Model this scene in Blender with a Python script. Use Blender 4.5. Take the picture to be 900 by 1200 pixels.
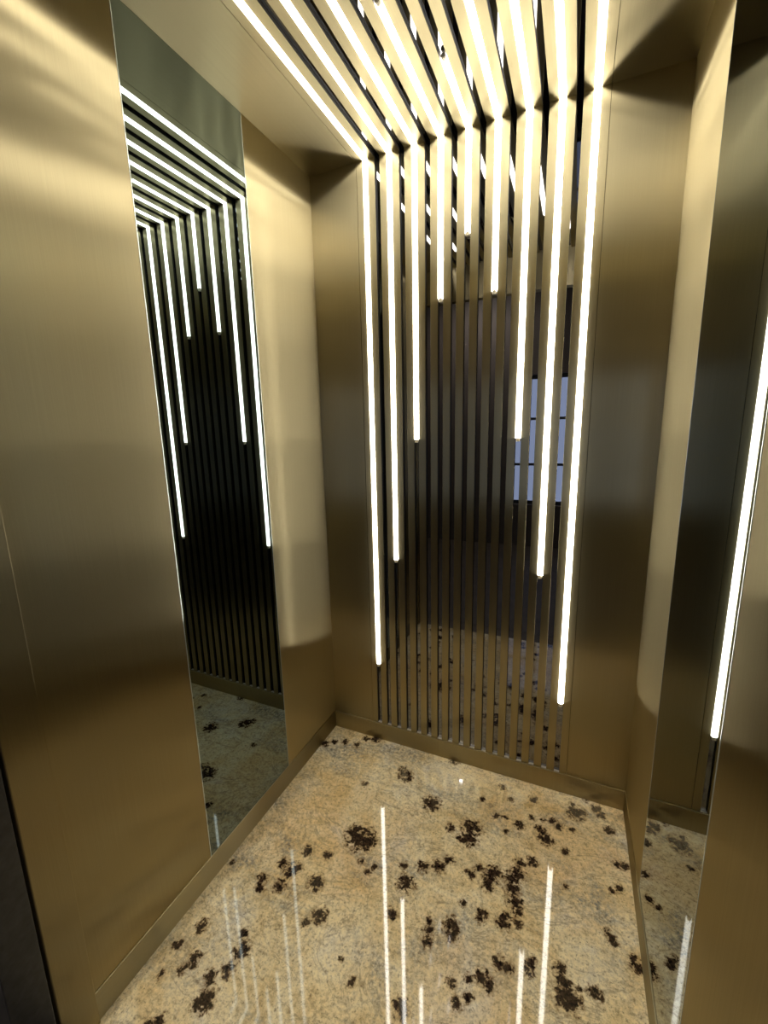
import bpy, bmesh, math, random
from mathutils import Vector, Matrix, noise as mnoise

random.seed(7)
for o in list(bpy.data.objects):
    bpy.data.objects.remove(o, do_unlink=True)
S = bpy.context.scene
COL = S.collection

# ------------------------------------------------------------------ camera
F_PX, YAW, PITCH, ROLL = 499.0087, -0.4216, -0.1884, -0.0230
CAM = Vector((0.9829, -1.5693, 1.3939))
fwd = Vector((math.sin(YAW) * math.cos(PITCH), math.cos(YAW) * math.cos(PITCH), math.sin(PITCH)))
rgt0 = Vector((math.cos(YAW), -math.sin(YAW), 0))
up0 = rgt0.cross(fwd)
rgt = rgt0 * math.cos(ROLL) + up0 * math.sin(ROLL)
upv = -rgt0 * math.sin(ROLL) + up0 * math.cos(ROLL)
cd = bpy.data.cameras.new('camera')
cam = bpy.data.objects.new('camera', cd)
COL.objects.link(cam)
cam.matrix_world = Matrix(((rgt.x, upv.x, -fwd.x, CAM.x), (rgt.y, upv.y, -fwd.y, CAM.y),
                           (rgt.z, upv.z, -fwd.z, CAM.z), (0, 0, 0, 1)))
cd.sensor_fit = 'HORIZONTAL'
cd.sensor_width = 36
cd.lens = F_PX / 900 * 36
cd.clip_start = 0.01
S.camera = cam

# ------------------------------------------------------------------ world, exposure
w = bpy.data.worlds.new('world')
S.world = w
w.use_nodes = True
w.node_tree.nodes['Background'].inputs[0].default_value = (0.60, 0.58, 0.55, 1)
w.node_tree.nodes['Background'].inputs[1].default_value = 0.02
S.view_settings.view_transform = 'Standard'
S.view_settings.look = 'None'
S.view_settings.gamma = 1
S.view_settings.use_curve_mapping = False
S.view_settings.exposure = 0.48
TUBE_POWER = 11.0
S.cycles.max_bounces = 14
S.cycles.glossy_bounces = 10
S.cycles.diffuse_bounces = 5

# ------------------------------------------------------------------ dimensions (metres)
W, H, BZ = 1.2216, 2.35, 0.0812
YF = -1.150                       # front of the car
TC, TP = 0.6108, 0.0938           # middle tube, tube pitch
SEAM0, SEAM1 = 0.200, 2 * 0.6108 - 0.200
GAP = 0.0195                      # slot between slats
ENDZ = [0.377, 0.868, 1.359, 1.850, 2.045, 1.850, 1.359, 0.868, 0.377]
ENDY = [-1.113, -0.906, -0.700, -0.493, -0.286, -0.493, -0.700, -0.906, -1.113]
ML1 = -0.3720
MIRROR_END = {'left': -0.779, 'right': -0.808}
#        # mirrors along the side walls

def floor_pt(u, v):
    """a pixel of the 900x1200 frame -> the point of the floor it shows"""
    d = rgt * ((u - 450) / F_PX) + upv * ((600 - v) / F_PX) + fwd
    return CAM + d * (-CAM.z / d.z)

# ------------------------------------------------------------------ materials
def new_mat(name):
    m = bpy.data.materials.new(name)
    m.use_nodes = True
    nt = m.node_tree
    nt.nodes.clear()
    out = nt.nodes.new('ShaderNodeOutputMaterial')
    return m, nt, out

def N(nt, kind, **kw):
    n = nt.nodes.new(kind)
    for k, v in kw.items():
        setattr(n, k, v)
    return n

def ramp(nt, stops):
    r = N(nt, 'ShaderNodeValToRGB')
    while len(r.color_ramp.elements) < len(stops):
        r.color_ramp.elements.new(0.5)
    for e, (p, c) in zip(r.color_ramp.elements, stops):
        e.position = p
        e.color = (*c, 1) if len(c) == 3 else c
    return r

def math_n(nt, op, a, b=None, clamp=False):
    n = N(nt, 'ShaderNodeMath', operation=op)
    n.use_clamp = clamp
    for i, v in enumerate((a, b)):
        if v is None:
            continue
        if isinstance(v, (int, float)):
            n.inputs[i].default_value = v
        else:
            nt.links.new(v, n.inputs[i])
    return n.outputs[0]

GOLD = (0.41, 0.347, 0.203)

def brushed(name, axis, col=GOLD, r_wide=0.345, a_wide=0.765, r_core=0.16, a_core=0.38, mix=0.11):
    """brushed metal, grain running along axis 'y' or 'z' (anisotropic gloss)"""
    m, nt, out = new_mat(name)
    L = nt.links.new
    geo = N(nt, 'ShaderNodeNewGeometry')
    mp = N(nt, 'ShaderNodeMapping')
    L(geo.outputs['Position'], mp.inputs['Vector'])
    mp.inputs['Scale'].default_value = {'z': (900, 900, 3), 'y': (900, 3, 900), 'x': (3, 900, 900)}[axis]
    nz = N(nt, 'ShaderNodeTexNoise')
    nz.inputs['Scale'].default_value = 1.0
    nz.inputs['Detail'].default_value = 3
    L(mp.outputs[0], nz.inputs['Vector'])
    rp = ramp(nt, [(0.25, tuple(c * 0.93 for c in col)), (0.75, tuple(min(1, c * 1.05) for c in col))])
    L(nz.outputs['Fac'], rp.inputs[0])
    bp = N(nt, 'ShaderNodeBump')
    bp.inputs['Strength'].default_value = 0.05
    bp.inputs['Distance'].default_value = 0.0002
    L(nz.outputs['Fac'], bp.inputs['Height'])
    tan = N(nt, 'ShaderNodeCombineXYZ')
    tan.inputs[{'x': 0, 'y': 1, 'z': 2}[axis]].default_value = 1
    g = []
    for r, a in ((r_wide, a_wide), (r_core, a_core)):
        b = N(nt, 'ShaderNodeBsdfAnisotropic')
        b.inputs['Roughness'].default_value = r
        b.inputs['Anisotropy'].default_value = a
        L(rp.outputs[0], b.inputs['Color'])
        L(tan.outputs[0], b.inputs['Tangent'])
        L(bp.outputs[0], b.inputs['Normal'])
        g.append(b)
    mx = N(nt, 'ShaderNodeMixShader')
    mx.inputs[0].default_value = mix
    L(g[0].outputs[0], mx.inputs[1])
    L(g[1].outputs[0], mx.inputs[2])
    df = N(nt, 'ShaderNodeBsdfDiffuse')
    L(rp.outputs[0], df.inputs['Color'])
    m2 = N(nt, 'ShaderNodeMixShader')
    m2.inputs[0].default_value = 0.012
    L(mx.outputs[0], m2.inputs[1])
    L(df.outputs[0], m2.inputs[2])
    L(m2.outputs[0], out.inputs[0])
    return m

def principled(name, col, rough=0.5, metal=0.0, ior=1.5, spec=0.5, var=0.0, vscale=20):
    m, nt, out = new_mat(name)
    p = N(nt, 'ShaderNodeBsdfPrincipled')
    p.inputs['Base Color'].default_value = (*col, 1)
    p.inputs['Roughness'].default_value = rough
    p.inputs['Metallic'].default_value = metal
    p.inputs['IOR'].default_value = ior
    p.inputs['Specular IOR Level'].default_value = spec
    if var:
        geo = N(nt, 'ShaderNodeNewGeometry')
        nz = N(nt, 'ShaderNodeTexNoise')
        nz.inputs['Scale'].default_value = vscale
        nz.inputs['Detail'].default_value = 5
        nt.links.new(geo.outputs['Position'], nz.inputs['Vector'])
        rp = ramp(nt, [(0.3, tuple(c * (1 - var) for c in col)), (0.7, tuple(min(1, c * (1 + var)) for c in col))])
        nt.links.new(nz.outputs['Fac'], rp.inputs[0])
        nt.links.new(rp.outputs[0], p.inputs['Base Color'])
    nt.links.new(p.outputs[0], out.inputs[0])
    return m

def emission(name, col, strength):
    m, nt, out = new_mat(name)
    e = N(nt, 'ShaderNodeEmission')
    e.inputs[0].default_value = (*col, 1)
    e.inputs[1].default_value = strength
    nt.links.new(e.outputs[0], out.inputs[0])
    return m

M = {}
M['gold_z'] = brushed('brushed gold, upright grain', 'z')
M['gold_y'] = brushed('brushed gold, grain along depth', 'y')
M['gold_x'] = brushed('brushed gold, grain along width', 'x')
M['mirror'] = principled('tinted mirror', (0.17, 0.215, 0.225), 0.004, 1.0)
M['slot_mirror'] = principled('black mirror backing', (0.21, 0.21, 0.225), 0.01, 1.0)
M['glass_edge'] = principled('polished glass edge', (0.75, 0.82, 0.76), 0.12, 0.6)
M['ledge'] = principled('pale metal ledge', (0.75, 0.70, 0.60), 0.35, 0.2, var=0.1, vscale=200)  # off-white stands in for the tubes mirrored in the baseboard top
M['carcass'] = principled('dark carcass board', (0.02, 0.018, 0.016), 0.7, var=0.2)
M['slat_side'] = principled('dark slat carcass', (0.03, 0.025, 0.018), 0.45, var=0.2)
M['tube'] = emission('lit tube', (1.0, 0.955, 0.85), TUBE_POWER)
M['cap'] = principled('brass tube cap', (0.80, 0.70, 0.50), 0.5, 0.0, var=0.1, vscale=300)
M['charcoal'] = principled('charcoal steel', (0.045, 0.046, 0.05), 0.32, 0.4, var=0.25, vscale=60)
M['sill'] = principled('worn metal sill', (0.10, 0.08, 0.06), 0.6, 0.3, var=0.3, vscale=40)
M['lobby_wall'] = principled('lobby wall paint', (0.085, 0.07, 0.06), 0.6, var=0.15, vscale=4)
M['lobby_floor'] = principled('lobby stone floor', (0.07, 0.055, 0.042), 0.6, var=0.35, vscale=9)
M['lobby_ceiling'] = principled('lobby ceiling paint', (0.16, 0.155, 0.16), 0.8, var=0.08, vscale=5)
M['window_frame'] = principled('dark window frame', (0.02, 0.022, 0.025), 0.4, var=0.2)
M['daylight'] = emission('daylight in window pane', (0.58, 0.70, 1.0), 1.1)

def granite():
    m, nt, out = new_mat('polished cream granite')
    L = nt.links.new
    geo = N(nt, 'ShaderNodeNewGeometry')
    pos = geo.outputs['Position']

    def noise(scale, detail=4, rough=0.6, dist=0.0, off=(0, 0, 0), stretch=None):
        mp = N(nt, 'ShaderNodeMapping')
        mp.inputs['Location'].default_value = off
        if stretch:
            mp.inputs['Rotation'].default_value = (0, 0, stretch[1])
            mp.inputs['Scale'].default_value = stretch[0]
        L(pos, mp.inputs['Vector'])
        n = N(nt, 'ShaderNodeTexNoise')
        n.inputs['Scale'].default_value = scale
        n.inputs['Detail'].default_value = detail
        n.inputs['Roughness'].default_value = rough
        n.inputs['Distortion'].default_value = dist
        L(mp.outputs[0], n.inputs['Vector'])
        return n.outputs['Fac']

    def mixc(fac, a, b, blend='MIX'):
        n = N(nt, 'ShaderNodeMix', data_type='RGBA', blend_type=blend)
        for s, v in ((n.inputs[0], fac), (n.inputs[6], a), (n.inputs[7], b)):
            if isinstance(v, tuple):
                s.default_value = (*v, 1)
            elif isinstance(v, (int, float)):
                s.default_value = v
            else:
                L(v, s)
        return n.outputs[2]

    base = ramp(nt, [(0.30, (0.70, 0.50, 0.235)), (0.44, (0.88, 0.72, 0.42)), (0.56, (0.95, 0.83, 0.56)), (0.70, (0.92, 0.87, 0.74))])
    L(noise(5.0, 6, 0.66, 0.8), base.inputs[0])
    # orange bands
    org = ramp(nt, [(0.50, (0, 0, 0)), (0.72, (1, 1, 1))])
    L(noise(2.1, 5, 0.6, 0.9, (3.1, 1.7, 0)), org.inputs[0])
    c = mixc(math_n(nt, 'MULTIPLY', org.outputs[0], 0.55), base.outputs[0], (0.80, 0.52, 0.21))
    # grey drifts
    gry = ramp(nt, [(0.50, (0, 0, 0)), (0.66, (1, 1, 1))])
    L(noise(2.6, 6, 0.65, 1.1, (7.7, 2.2, 0), ((1.0, 2.0, 1), 0.5)), gry.inputs[0])
    gspk = ramp(nt, [(0.40, (0, 0, 0)), (0.60, (1, 1, 1))])
    L(noise(70, 5, 0.75, 0.0), gspk.inputs[0])
    c = mixc(math_n(nt, 'MULTIPLY', math_n(nt, 'MULTIPLY', gry.outputs[0], gspk.outputs[0]), 1.0), c, (0.27, 0.265, 0.245))
    # crystals
    cry = ramp(nt, [(0.32, (0.42, 0.37, 0.31)), (0.48, (0.95, 0.94, 0.92)), (0.70, (1.2, 1.18, 1.14))])
    L(noise(95, 5, 0.8, 0.0), cry.inputs[0])
    c = mixc(0.85, c, cry.outputs[0], 'MULTIPLY')
    cr2 = ramp(nt, [(0.36, (0.50, 0.44, 0.37)), (0.47, (0.98, 0.97, 0.95)), (0.62, (1.12, 1.12, 1.10))])
    L(noise(42, 6, 0.85, 0.0, (4.4, 8.1, 0)), cr2.inputs[0])
    c = mixc(0.75, c, cr2.outputs[0], 'MULTIPLY')
    # brown speckle
    spk = ramp(nt, [(0.57, (0, 0, 0)), (0.66, (1, 1, 1))])
    L(noise(110, 4, 0.7, 0.1, (1.3, 5.5, 0)), spk.inputs[0])
    c = mixc(math_n(nt, 'MULTIPLY', spk.outputs[0], 0.6), c, (0.13, 0.075, 0.035))
    # thin veins
    vn = noise(3.0, 7, 0.62, 1.0, (11, 4, 0), ((1.0, 1.8, 1), 0.9))
    dv = math_n(nt, 'ABSOLUTE', math_n(nt, 'SUBTRACT', vn, 0.5))
    vr = ramp(nt, [(0.0, (1, 1, 1)), (0.014, (0, 0, 0))])
    L(dv, vr.inputs[0])
    c = mixc(math_n(nt, 'MULTIPLY', vr.outputs[0], 0.45), c, (0.20, 0.135, 0.08))
    # dark mineral blotches, placed one by one (attribute) with ragged edges
    at = N(nt, 'ShaderNodeAttribute', attribute_name='blotch')
    ragged = math_n(nt, 'MULTIPLY', math_n(nt, 'SUBTRACT', noise(62, 6, 0.72, 0.3), 0.5), 3.4)
    fld = math_n(nt, 'ADD', at.outputs['Fac'], ragged)
    halo = ramp(nt, [(0.05, (0, 0, 0)), (0.50, (1, 1, 1))])
    L(fld, halo.inputs[0])
    on = ramp(nt, [(0.02, (0, 0, 0)), (0.12, (1, 1, 1))])
    L(at.outputs['Fac'], on.inputs[0])
    c = mixc(math_n(nt, 'MULTIPLY', math_n(nt, 'MULTIPLY', halo.outputs[0], on.outputs[0]), 0.8), c, (0.30, 0.17, 0.065))
    core = ramp(nt, [(0.40, (0, 0, 0)), (0.56, (1, 1, 1))])
    L(fld, core.inputs[0])
    dk = ramp(nt, [(0.40, (0.014, 0.009, 0.007)), (0.68, (0.075, 0.043, 0.025))])
    L(noise(120, 3, 0.6, 0.2, (2, 2, 0)), dk.inputs[0])
    c = mixc(math_n(nt, 'MULTIPLY', core.outputs[0], on.outputs[0]), c, dk.outputs[0])
    p = N(nt, 'ShaderNodeBsdfPrincipled')
    L(c, p.inputs['Base Color'])
    p.inputs['Roughness'].default_value = 0.035
    p.inputs['IOR'].default_value = 1.55
    L(p.outputs[0], out.inputs[0])
    return m
M['granite'] = granite()

# ------------------------------------------------------------------ helpers
def link(name, me, mats=(), parent=None):
    o = bpy.data.objects.new(name, me)
    for m in mats:
        me.materials.append(m) if m.name not in [x.name for x in me.materials if x] else None
    COL.objects.link(o)
    if parent:
        o.parent = parent
    return o

def box_bm(x0, x1, y0, y1, z0, z1, bm=None):
    bm = bm or bmesh.new()
    v = [bm.verts.new((x, y, z)) for z in (z0, z1) for y in (y0, y1) for x in (x0, x1)]
    for f in ((0, 2, 3, 1), (4, 5, 7, 6), (0, 1, 5, 4), (2, 6, 7, 3), (0, 4, 6, 2), (1, 3, 7, 5)):
        bm.faces.new([v[i] for i in f])
    return bm

def finish(name, bm, mats, parent=None, bevel=0.0, smooth=False):
    if bevel:
        bmesh.ops.bevel(bm, geom=list(bm.edges), offset=bevel, segments=2, affect='EDGES', profile=0.5)
    bmesh.ops.recalc_face_normals(bm, faces=bm.faces)
    me = bpy.data.meshes.new(name)
    if smooth:
        for f in bm.faces:
            f.smooth = True
    bm.to_mesh(me)
    bm.free()
    return link(name, me, mats if isinstance(mats, (list, tuple)) else [mats], parent)

def box(name, x0, x1, y0, y1, z0, z1, mat, parent=None, bevel=0.0):
    return finish(name, box_bm(x0, x1, y0, y1, z0, z1), mat, parent, bevel)

def structure(o, label, cat):
    o['kind'] = 'structure'
    o['label'] = label
    o['category'] = cat
    return o

def tag(o, label, cat, group=None):
    o['label'] = label
    o['category'] = cat
    if group:
        o['group'] = group
    return o

# ------------------------------------------------------------------ floor
BL = []      # (x, y, radius) of the dark mineral blotches read off the floor
A = [(825,375,30),(805,355,16),(845,395,16),(700,615,18),(690,515,18),(655,640,10),(575,525,14),(522,500,12),(516,528,12),(590,455,13),(605,480,14),(630,465,12),(665,415,12),(725,430,11),
     (335,650,14),(310,755,15),(322,742,10),(460,725,18),(415,785,16),(362,800,12),(355,825,12),(345,880,24),(320,890,14),(255,710,10),(265,702,8),(465,672,11),(840,208,8),(715,82,11),(745,78,8),
     (780,78,8),(815,88,9),(845,68,8),(875,70,11),(895,62,9),(830,450,8),(850,480,7),(870,465,8),(800,820,10),(770,750,7),(210,797,8),(430,450,6)]
B = [(110,118,16),(103,104,9),(118,130,9),(250,75,11),(185,200,18),(172,192,9),(298,270,20),(290,298,18),(240,268,10),(265,295,8),(385,152,8),(475,187,9),(410,187,6),(330,185,6),(370,232,7),(395,238,6),
     (395,278,6),(435,260,11),(470,238,6),(505,245,6),(530,248,8),(545,262,10),(490,270,8),(510,300,15),(500,280,10),(595,225,18),(585,205,8),(655,215,11),(665,230,10),(625,190,6),(690,275,11),
     (585,275,6),(565,335,8),(712,374,9),(735,378,9),(8,300,15),(160,378,13),(205,378,14),(235,360,10),(105,375,9),(110,425,19),(70,512,13),(295,400,11),(320,378,8),(355,400,18),(345,430,14),
     (370,395,12),(435,372,12),(470,365,12),(430,400,16),(410,415,16),(415,445,16),(420,480,16),(390,540,15),(392,525,12),(430,510,10),(430,540,10),(275,482,8),(330,515,11),(320,530,8),(240,545,17),
     (245,570,14),(175,560,12),(170,590,12),(178,535,8),(570,435,6),(700,448,8),(720,440,8),(685,568,9),(695,582,10),(710,600,10),(550,670,12),(570,745,28),(560,718,20),(580,760,20),(650,738,14),
     (380,655,14),(400,665,12),(325,690,15),(345,715,15),(290,695,8),(240,708,10),(255,768,13),(290,750,10),(95,770,14),(100,800,14),(465,650,12),(460,675,12),(770,660,16),(760,642,9)]
for lst, ou, ov, sc in ((A, 110, 840, 2.647), (B, 430, 860, 2.432)):
    for (u, v, r) in lst:
        U, V = ou + u / sc, ov + v / sc
        p = floor_pt(U, V)
        e = floor_pt(U + r / sc, V)
        BL.append((p.x, p.y, (e - p).length * 1.12))
for k in range(26):           # the strip of floor nobody sees goes on alike
    BL.append((random.uniform(0.05, W), random.uniform(YF - 0.1, -0.95), random.uniform(0.006, 0.022)))
BL = [b for b in BL if 0 < b[0] < W + 0.03]

def build_floor():
    nx, ny = 220, 224
    x0, x1, y0, y1 = 0.0, W, YF - 0.03, 0.0
    verts, faces, att = [], [], []
    for j in range(ny + 1):
        for i in range(nx + 1):
            x, y = x0 + (x1 - x0) * i / nx, y0 + (y1 - y0) * j / ny
            verts.append((x, y, 0.0))
            f = 0.0
            for (bx, by, br) in BL:
                dx, dy = x - bx, y - by
                if abs(dx) < 1.9 * br and abs(dy) < 1.9 * br:
                    d = math.sqrt(dx * dx + dy * dy) / br
                    f = max(f, 1.0 - 0.55 * d)
            att.append(max(0.0, f))
    for j in range(ny):
        for i in range(nx):
            a = j * (nx + 1) + i
            faces.append((a, a + 1, a + nx + 2, a + nx + 1))
    n = len(verts)                 # slab thickness
    for (x, y) in ((x0, y0), (x1, y0), (x1, y1), (x0, y1)):
        verts.append((x, y, -0.03))
        att.append(0.0)
    faces.append((n + 3, n + 2, n + 1, n))
    me = bpy.data.meshes.new('floor')
    me.from_pydata(verts, [], faces)
    a = me.attributes.new('blotch', 'FLOAT', 'POINT')
    a.data.foreach_set('value', att)
    me.update()
    return structure(link('floor', me, [M['granite']]), 'polished cream granite lift floor with dark brown mineral blotches', 'floor')
build_floor()

# ------------------------------------------------------------------ back wall and ceiling: plain panels, slats, black mirror behind
SD = 0.010                          # slat depth
gap_c = [TC + (k - 8) * TP / 2 for k in range(17)]      # 17 slots, every other one holds a tube
edges = [SEAM0 + 0.0006] + [e for c in gap_c for e in (c - GAP / 2, c + GAP / 2)] + [SEAM1 - 0.0006]
slats = [(edges[2 * i], edges[2 * i + 1]) for i in range(18)]

wb = structure(box('wall_back', 0, W, 0.017, 0.05, -0.03, H + 0.05, M['carcass']), 'brushed gold back wall with upright slats between two plain panels', 'wall')
box('mirror_backing', SEAM0 + 0.001, SEAM1 - 0.001, SD + 0.0005, 0.0165, BZ - 0.01, H + SD, M['slot_mirror'], wb)['label'] = 'black mirror behind the slats'
box('plain_panel', 0.0, SEAM0 - 0.0006, 0, SD, BZ, H, M['gold_z'], wb)
box('plain_panel', SEAM1 + 0.0006, W, 0, SD, BZ, H, M['gold_z'], wb)

cl = structure(box('ceiling', 0, W, YF, 0.05, H + 0.051, H + 0.08, M['carcass']), 'brushed gold lift ceiling with slats running front to back', 'ceiling')
cl_b = box('mirror_backing', SEAM0 + 0.001, SEAM1 - 0.001, YF, 0.0125, H + SD + 0.0005, H + 0.0165, M['slot_mirror'], cl)
cl_b['label'] = 'black mirror behind the ceiling slats'
box('plain_panel', 0.0, SEAM0 - 0.0006, YF, SD, H, H + SD, M['gold_y'], cl)
box('plain_panel', SEAM1 + 0.0006, W, YF, SD, H, H + SD, M['gold_y'], cl)

def slat_mesh(x0, x1, a, kind):
    """a slat with metal face and dark cheeks"""
    if kind == 'wall':
        bm = box_bm(x0, x1, 0, SD, BZ, H - 0.0002)
    else:
        bm = box_bm(x0, x1, YF, SD, H, H + SD)
    bmesh.ops.recalc_face_normals(bm, faces=bm.faces)
    bmesh.ops.bevel(bm, geom=list(bm.edges), offset=0.0005, segments=1, affect='EDGES')
    bmesh.ops.recalc_face_normals(bm, faces=bm.faces)
    for f in bm.faces:
        f.material_index = 1 if abs(f.normal.x) > 0.9 else 0
    return bm
for (a, b) in slats:
    finish('slat', slat_mesh(a, b, 0, 'wall'), [M['gold_z'], M['slat_side']], wb)
for (a, b) in slats:
    finish('slat', slat_mesh(a, b, 0, 'ceiling'), [M['gold_y'], M['slat_side']], cl)

bb = structure(box('baseboard_back', 0, W, -0.006, 0.016, 0, BZ - 0.0006, M['gold_z'], None, 0.0014), 'brushed gold baseboard under the slatted wall', 'baseboard')

for c in gap_c:                     # strip at the foot of every slot, painted pale for reflected tube light
    box('slot_glint_strip', c - GAP / 2 + 0.0002, c + GAP / 2 - 0.0002, 0.0005, SD, BZ - 0.0001, BZ + 0.0015, M['ledge'], bb)

# ------------------------------------------------------------------ side walls
def side_wall(side):
    s = -1 if side == 'left' else 1
    X = 0.0 if side == 'left' else W
    m0 = MIRROR_END[side]
    def bx(name, d0, d1, y0, y1, z0, z1, mat, parent=None, bevel=0.0):
        a, b = X + s * d0, X + s * d1          # d counts outward from the room face
        return box(name, min(a, b), max(a, b), y0, y1, z0, z1, mat, parent, bevel)
    wl = structure(bx('wall_' + side, 0.008, 0.04, YF, 0.05, -0.03, H + 0.08, M['carcass']),
                   {'left': 'brushed gold side wall ending at the doorway with dark landing frame',
                    'right': 'brushed gold side wall facing the wall by the dark landing frame'}[side], 'wall')
    bx('plain_panel', 0, 0.0075, ML1 + 0.0005, 0.0, BZ, H, M['gold_z'], wl)
    bx('plain_panel', 0, 0.0075, YF + 0.006, m0 - 0.0005, BZ, H, M['gold_z'], wl)
    structure(bx('baseboard_' + side, -0.003, 0.0075, YF + 0.006, -0.004, 0, BZ - 0.0002, M['gold_y'], None, 0.0006),
              'brushed gold baseboard under the %s mirror wall' % side, 'baseboard')
    return wl, bx
wl, bxl = side_wall('left')
wr, bxr = side_wall('right')
for bx, lab in ((bxl, 'tall tinted mirror panel reflecting the whole fan of light tubes'),
                (bxr, 'tall tinted mirror panel reflecting a single long light tube')):
    e = bpy.data.objects.new('wall_mirror', None)
    COL.objects.link(e)
    X = 0.0 if bx is bxl else W
    ML0 = MIRROR_END['left' if bx is bxl else 'right']
    e.location = (X, (ML0 + ML1) / 2, BZ)
    bpy.context.view_layer.update()
    tag(e, lab, 'mirror', 'mirrors in the side walls')
    parts = [bx('mirror_glass', -0.0005, 0.0060, ML0 + 0.0018, ML1 - 0.0018, BZ + 0.0004, H - 0.001, M['mirror'])]
    for (a, b) in ((ML0, ML0 + 0.0017), (ML1 - 0.0017, ML1)):
        q = bx('glass_edge', -0.0008, 0.0060, a, b, BZ + 0.0004, H - 0.001, M['glass_edge'])
        q['label'] = 'bright polished edge of the glass'
        parts.append(q)
    for q in parts:
        q.parent = e
        q.matrix_parent_inverse = e.matrix_world.inverted()

# ------------------------------------------------------------------ light tubes
TR, OFF = 0.0097, -0.0038
def tube_mesh(x, yend, zend):
    """one lit tube: from its ceiling end to the corner, then down the wall; round ends"""
    path = []
    for a in (0.05, 0.35, 0.7, 1.0):
        ang = a * math.pi / 2
        path.append(((yend + TR * (1 - math.sin(ang)), H - OFF), TR * math.sin(ang) if a < 1 else TR, (1, 0)))
    yc, zc, rb = -OFF, H - OFF, 0.006
    for k in range(5):
        t = k / 4 * math.pi / 2
        path.append(((yc - rb + rb * math.sin(t), zc - rb + rb * math.cos(t)), TR, (math.cos(t), -math.sin(t))))
    for a in (1.0, 0.7, 0.35, 0.05):
        ang = a * math.pi / 2
        path.append(((-OFF, zend + TR * (1 - math.sin(ang))), TR * math.sin(ang), (0, -1)))
    bm = bmesh.new()
    rings = []
    n = 14
    # correct the order of ring radii at the first cap
    for (yy, zz), r, (ty, tz) in path:
        ring = []
        for i in range(n):
            t = 2 * math.pi * i / n
            ny, nz = -tz, ty
            ring.append(bm.verts.new((x + r * math.cos(t), yy + ny * r * math.sin(t), zz + nz * r * math.sin(t))))
        rings.append(ring)
    for a, b in zip(rings, rings[1:]):
        for i in range(n):
            bm.faces.new((a[i], a[(i + 1) % n], b[(i + 1) % n], b[i]))
    bm.faces.new(rings[0][::-1])
    bm.faces.new(rings[-1])
    return bm

def cap_mesh(x, y, z, axis):
    bm = bmesh.new()
    bmesh.ops.create_cone(bm, cap_ends=True, segments=12, radius1=0.0065, radius2=0.0065, depth=0.012)
    if axis == 'y':
        bmesh.ops.rotate(bm, verts=bm.verts, matrix=Matrix.Rotation(math.pi / 2, 3, 'X'))
    bmesh.ops.translate(bm, verts=bm.verts, vec=(x, y, z))
    return bm

ordn = ['first', 'second', 'third', 'fourth', 'middle', 'fourth', 'third', 'second', 'first']
for i in range(9):
    x = TC + (i - 4) * TP
    e = bpy.data.objects.new('light_tube', None)
    COL.objects.link(e)
    e.location = (x, 0, H)
    bpy.context.view_layer.update()
    if i == 4:
        lab = 'shortest white light tube, bending from ceiling onto the middle of the slatted wall'
    else:
        far = 'the wall mirror that reflects the whole fan' if i < 4 else 'the wall mirror that reflects a single tube'
        lab = '%s white light tube counted from %s' % (ordn[i], far)
        if i in (0, 8):
            lab = 'longest white light tube, on the side of ' + far
    tag(e, lab, 'light', 'light tubes bending from ceiling to back wall')
    for q in (finish('lit_tube', tube_mesh(x, ENDY[i], ENDZ[i]), M['tube'], None, 0, True),
              finish('end_cap', cap_mesh(x, ENDY[i] - 0.005, H + 0.002, 'y'), M['cap']),
              finish('end_cap', cap_mesh(x, 0.001, ENDZ[i] - 0.006, 'z'), M['cap'])):
        q.parent = e
        q.matrix_parent_inverse = e.matrix_world.inverted()

# ------------------------------------------------------------------ front of the car, doorway, landing
fw = structure(box('wall_front', 0.0, W, YF - 0.05, YF, 2.16, H + 0.08, M['gold_x'], None, 0.001), 'brushed gold header over the lift doorway', 'wall')
structure(box('trim_1', -0.045, 0.010, YF - 0.068, YF + 0.0055, 0, 2.16, M['gold_z'], None, 0.0025), 'brushed gold door post where the wall ends at the dark landing frame', 'door post')
structure(box('trim_2', W - 0.004, W + 0.045, YF - 0.068, YF + 0.0055, 0, 2.16, M['gold_z'], None, 0.0025), 'brushed gold door post by the wall without dark frame in view', 'door post')
YL = -1.292
structure(box('trim_3', -0.06, 0.010, YL, YF - 0.074, -0.03, 2.2, M['charcoal'], None, 0.002), 'dark charcoal landing door frame beside the gold door post', 'door frame')
structure(box('trim_4', W - 0.004, W + 0.06, YL, YF - 0.074, -0.03, 2.2, M['charcoal'], None, 0.002), 'dark charcoal landing door frame on the far side of the doorway', 'door frame')
structure(box('trim_5', -0.06, W + 0.06, YL, YF - 0.074, 2.2, 2.28, M['charcoal'], None, 0.002), 'dark charcoal landing door lintel over the doorway', 'door frame')
structure(box('trim_6', 0.0, W, YL, YF - 0.032, -0.03, -0.001, M['sill'], None, 0.001), 'metal door sill between lift and landing', 'sill')

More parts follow.
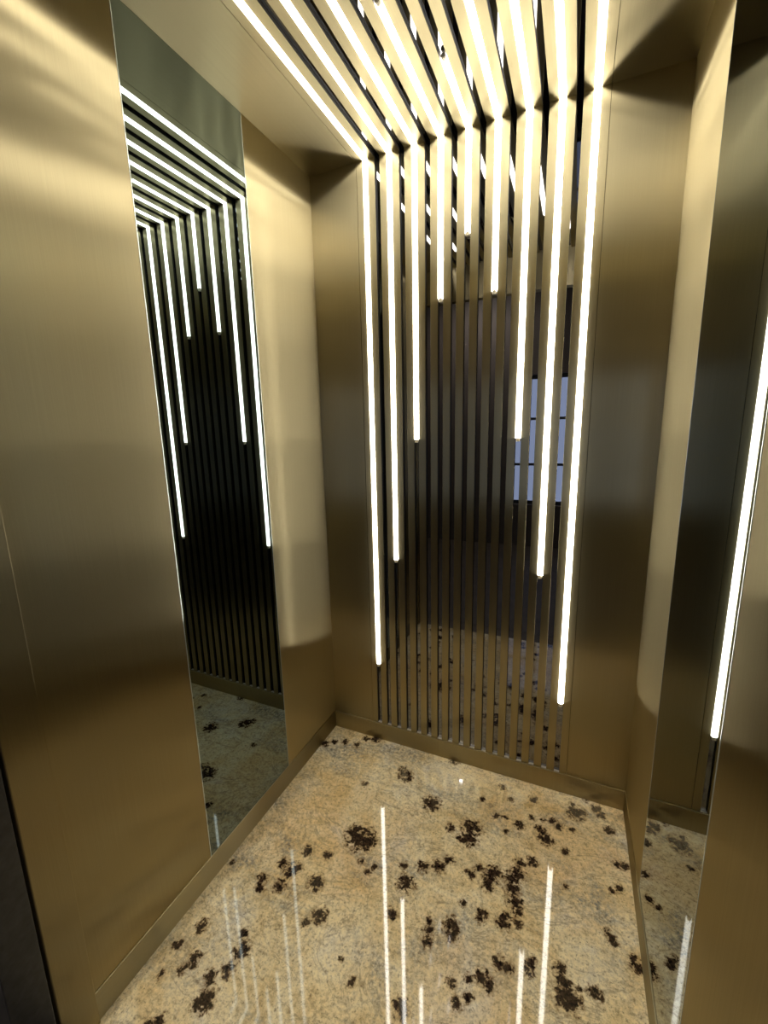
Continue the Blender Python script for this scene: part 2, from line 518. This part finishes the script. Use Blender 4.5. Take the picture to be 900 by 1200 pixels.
LX0, LX1, LY0, LH = -1.8, 3.2, -3.6, 2.93
structure(box('floor_landing', LX0, LX1, LY0, YL - 0.001, -0.03, 0, M['lobby_floor']), 'dark stone landing floor outside the lift', 'floor')
structure(box('ceiling_landing', LX0, LX1, LY0, YL, LH, LH + 0.05, M['lobby_ceiling']), 'grey landing ceiling outside the lift', 'ceiling')
structure(box('wall_landing_left', LX0 - 0.05, LX0, LY0, YL, -0.03, LH + 0.05, M['lobby_wall']), 'dark landing side wall', 'wall')
structure(box('wall_landing_right', LX1, LX1 + 0.05, LY0, YL, -0.03, LH + 0.05, M['lobby_wall']), 'dark landing side wall, other end', 'wall')
lf = structure(box('wall_landing_front', LX0, -0.061, YL - 0.001, YL + 0.04, -0.03, LH, M['lobby_wall']), 'dark landing wall around the lift doorway', 'wall')
box('wall_piece', W + 0.061, LX1, YL - 0.001, YL + 0.04, -0.03, LH, M['lobby_wall'], lf)
box('wall_piece', -0.061, W + 0.061, YL - 0.001, YL + 0.04, 2.281, LH, M['lobby_wall'], lf)

# far landing wall with the daylit window
WX0, WX1, WZ0, WZ1 = 0.29, 1.05, 0.50, 1.97
lb = structure(box('wall_landing_back', LX0, WX0, LY0 - 0.08, LY0, -0.03, LH, M['lobby_wall']), 'dark far landing wall with a window', 'wall')
box('wall_piece', WX1, LX1, LY0 - 0.08, LY0, -0.03, LH, M['lobby_wall'], lb)
box('wall_piece', WX0, WX1, LY0 - 0.08, LY0, -0.03, WZ0, M['lobby_wall'], lb)
box('wall_piece', WX0, WX1, LY0 - 0.08, LY0, WZ1, LH, M['lobby_wall'], lb)
wn = structure(box('window_1', WX0, WX1, LY0 - 0.08, LY0 - 0.07, WZ0, WZ1, M['window_frame']), 'bluish daylit window of the landing in dark frame', 'window')
cols = [WX0 + 0.03, (WX0 + 0.62) / 1.0 - 0.155, WX1 - 0.03]
cols[1] = 0.665
rows = [WZ0 + 0.03, 0.97, 1.49, WZ1 - 0.03]
for c0, c1 in ((cols[0], cols[1] - 0.015), (cols[1] + 0.015, cols[2])):
    for r0, r1 in zip(rows, rows[1:]):
        box('pane', c0, c1, LY0 - 0.069, LY0 - 0.062, r0 + 0.015, r1 - 0.015, M['daylight'], wn)
for z in rows[1:3]:
    box('glazing_bar', WX0, WX1, LY0 - 0.069, LY0 - 0.045, z - 0.012, z + 0.012, M['window_frame'], wn)
box('glazing_bar', cols[1] - 0.012, cols[1] + 0.012, LY0 - 0.069, LY0 - 0.044, WZ0, WZ1, M['window_frame'], wn)

# ceiling downlight of the landing (its glint shows on the polished floor)
M['lamp_glass'] = emission('landing lamp diffuser', (1.0, 0.90, 0.76), 700.0)
lx, ly = -0.092, -2.965
e = bpy.data.objects.new('ceiling_downlight', None)
COL.objects.link(e)
e.location = (lx, ly, LH)
bpy.context.view_layer.update()
tag(e, 'round ceiling downlight on the landing outside the lift', 'light')
bm = bmesh.new()
bmesh.ops.create_cone(bm, cap_ends=True, segments=32, radius1=0.075, radius2=0.085, depth=0.03)
bmesh.ops.translate(bm, verts=bm.verts, vec=(lx, ly, LH - 0.0155))
ring = finish('housing', bm, M['charcoal'])
bm = bmesh.new()
bmesh.ops.create_cone(bm, cap_ends=True, segments=32, radius1=0.06, radius2=0.06, depth=0.004)
bmesh.ops.translate(bm, verts=bm.verts, vec=(lx, ly, LH - 0.033))
for q in (ring, finish('diffuser', bm, M['lamp_glass'])):
    q.parent = e
    q.matrix_parent_inverse = e.matrix_world.inverted()
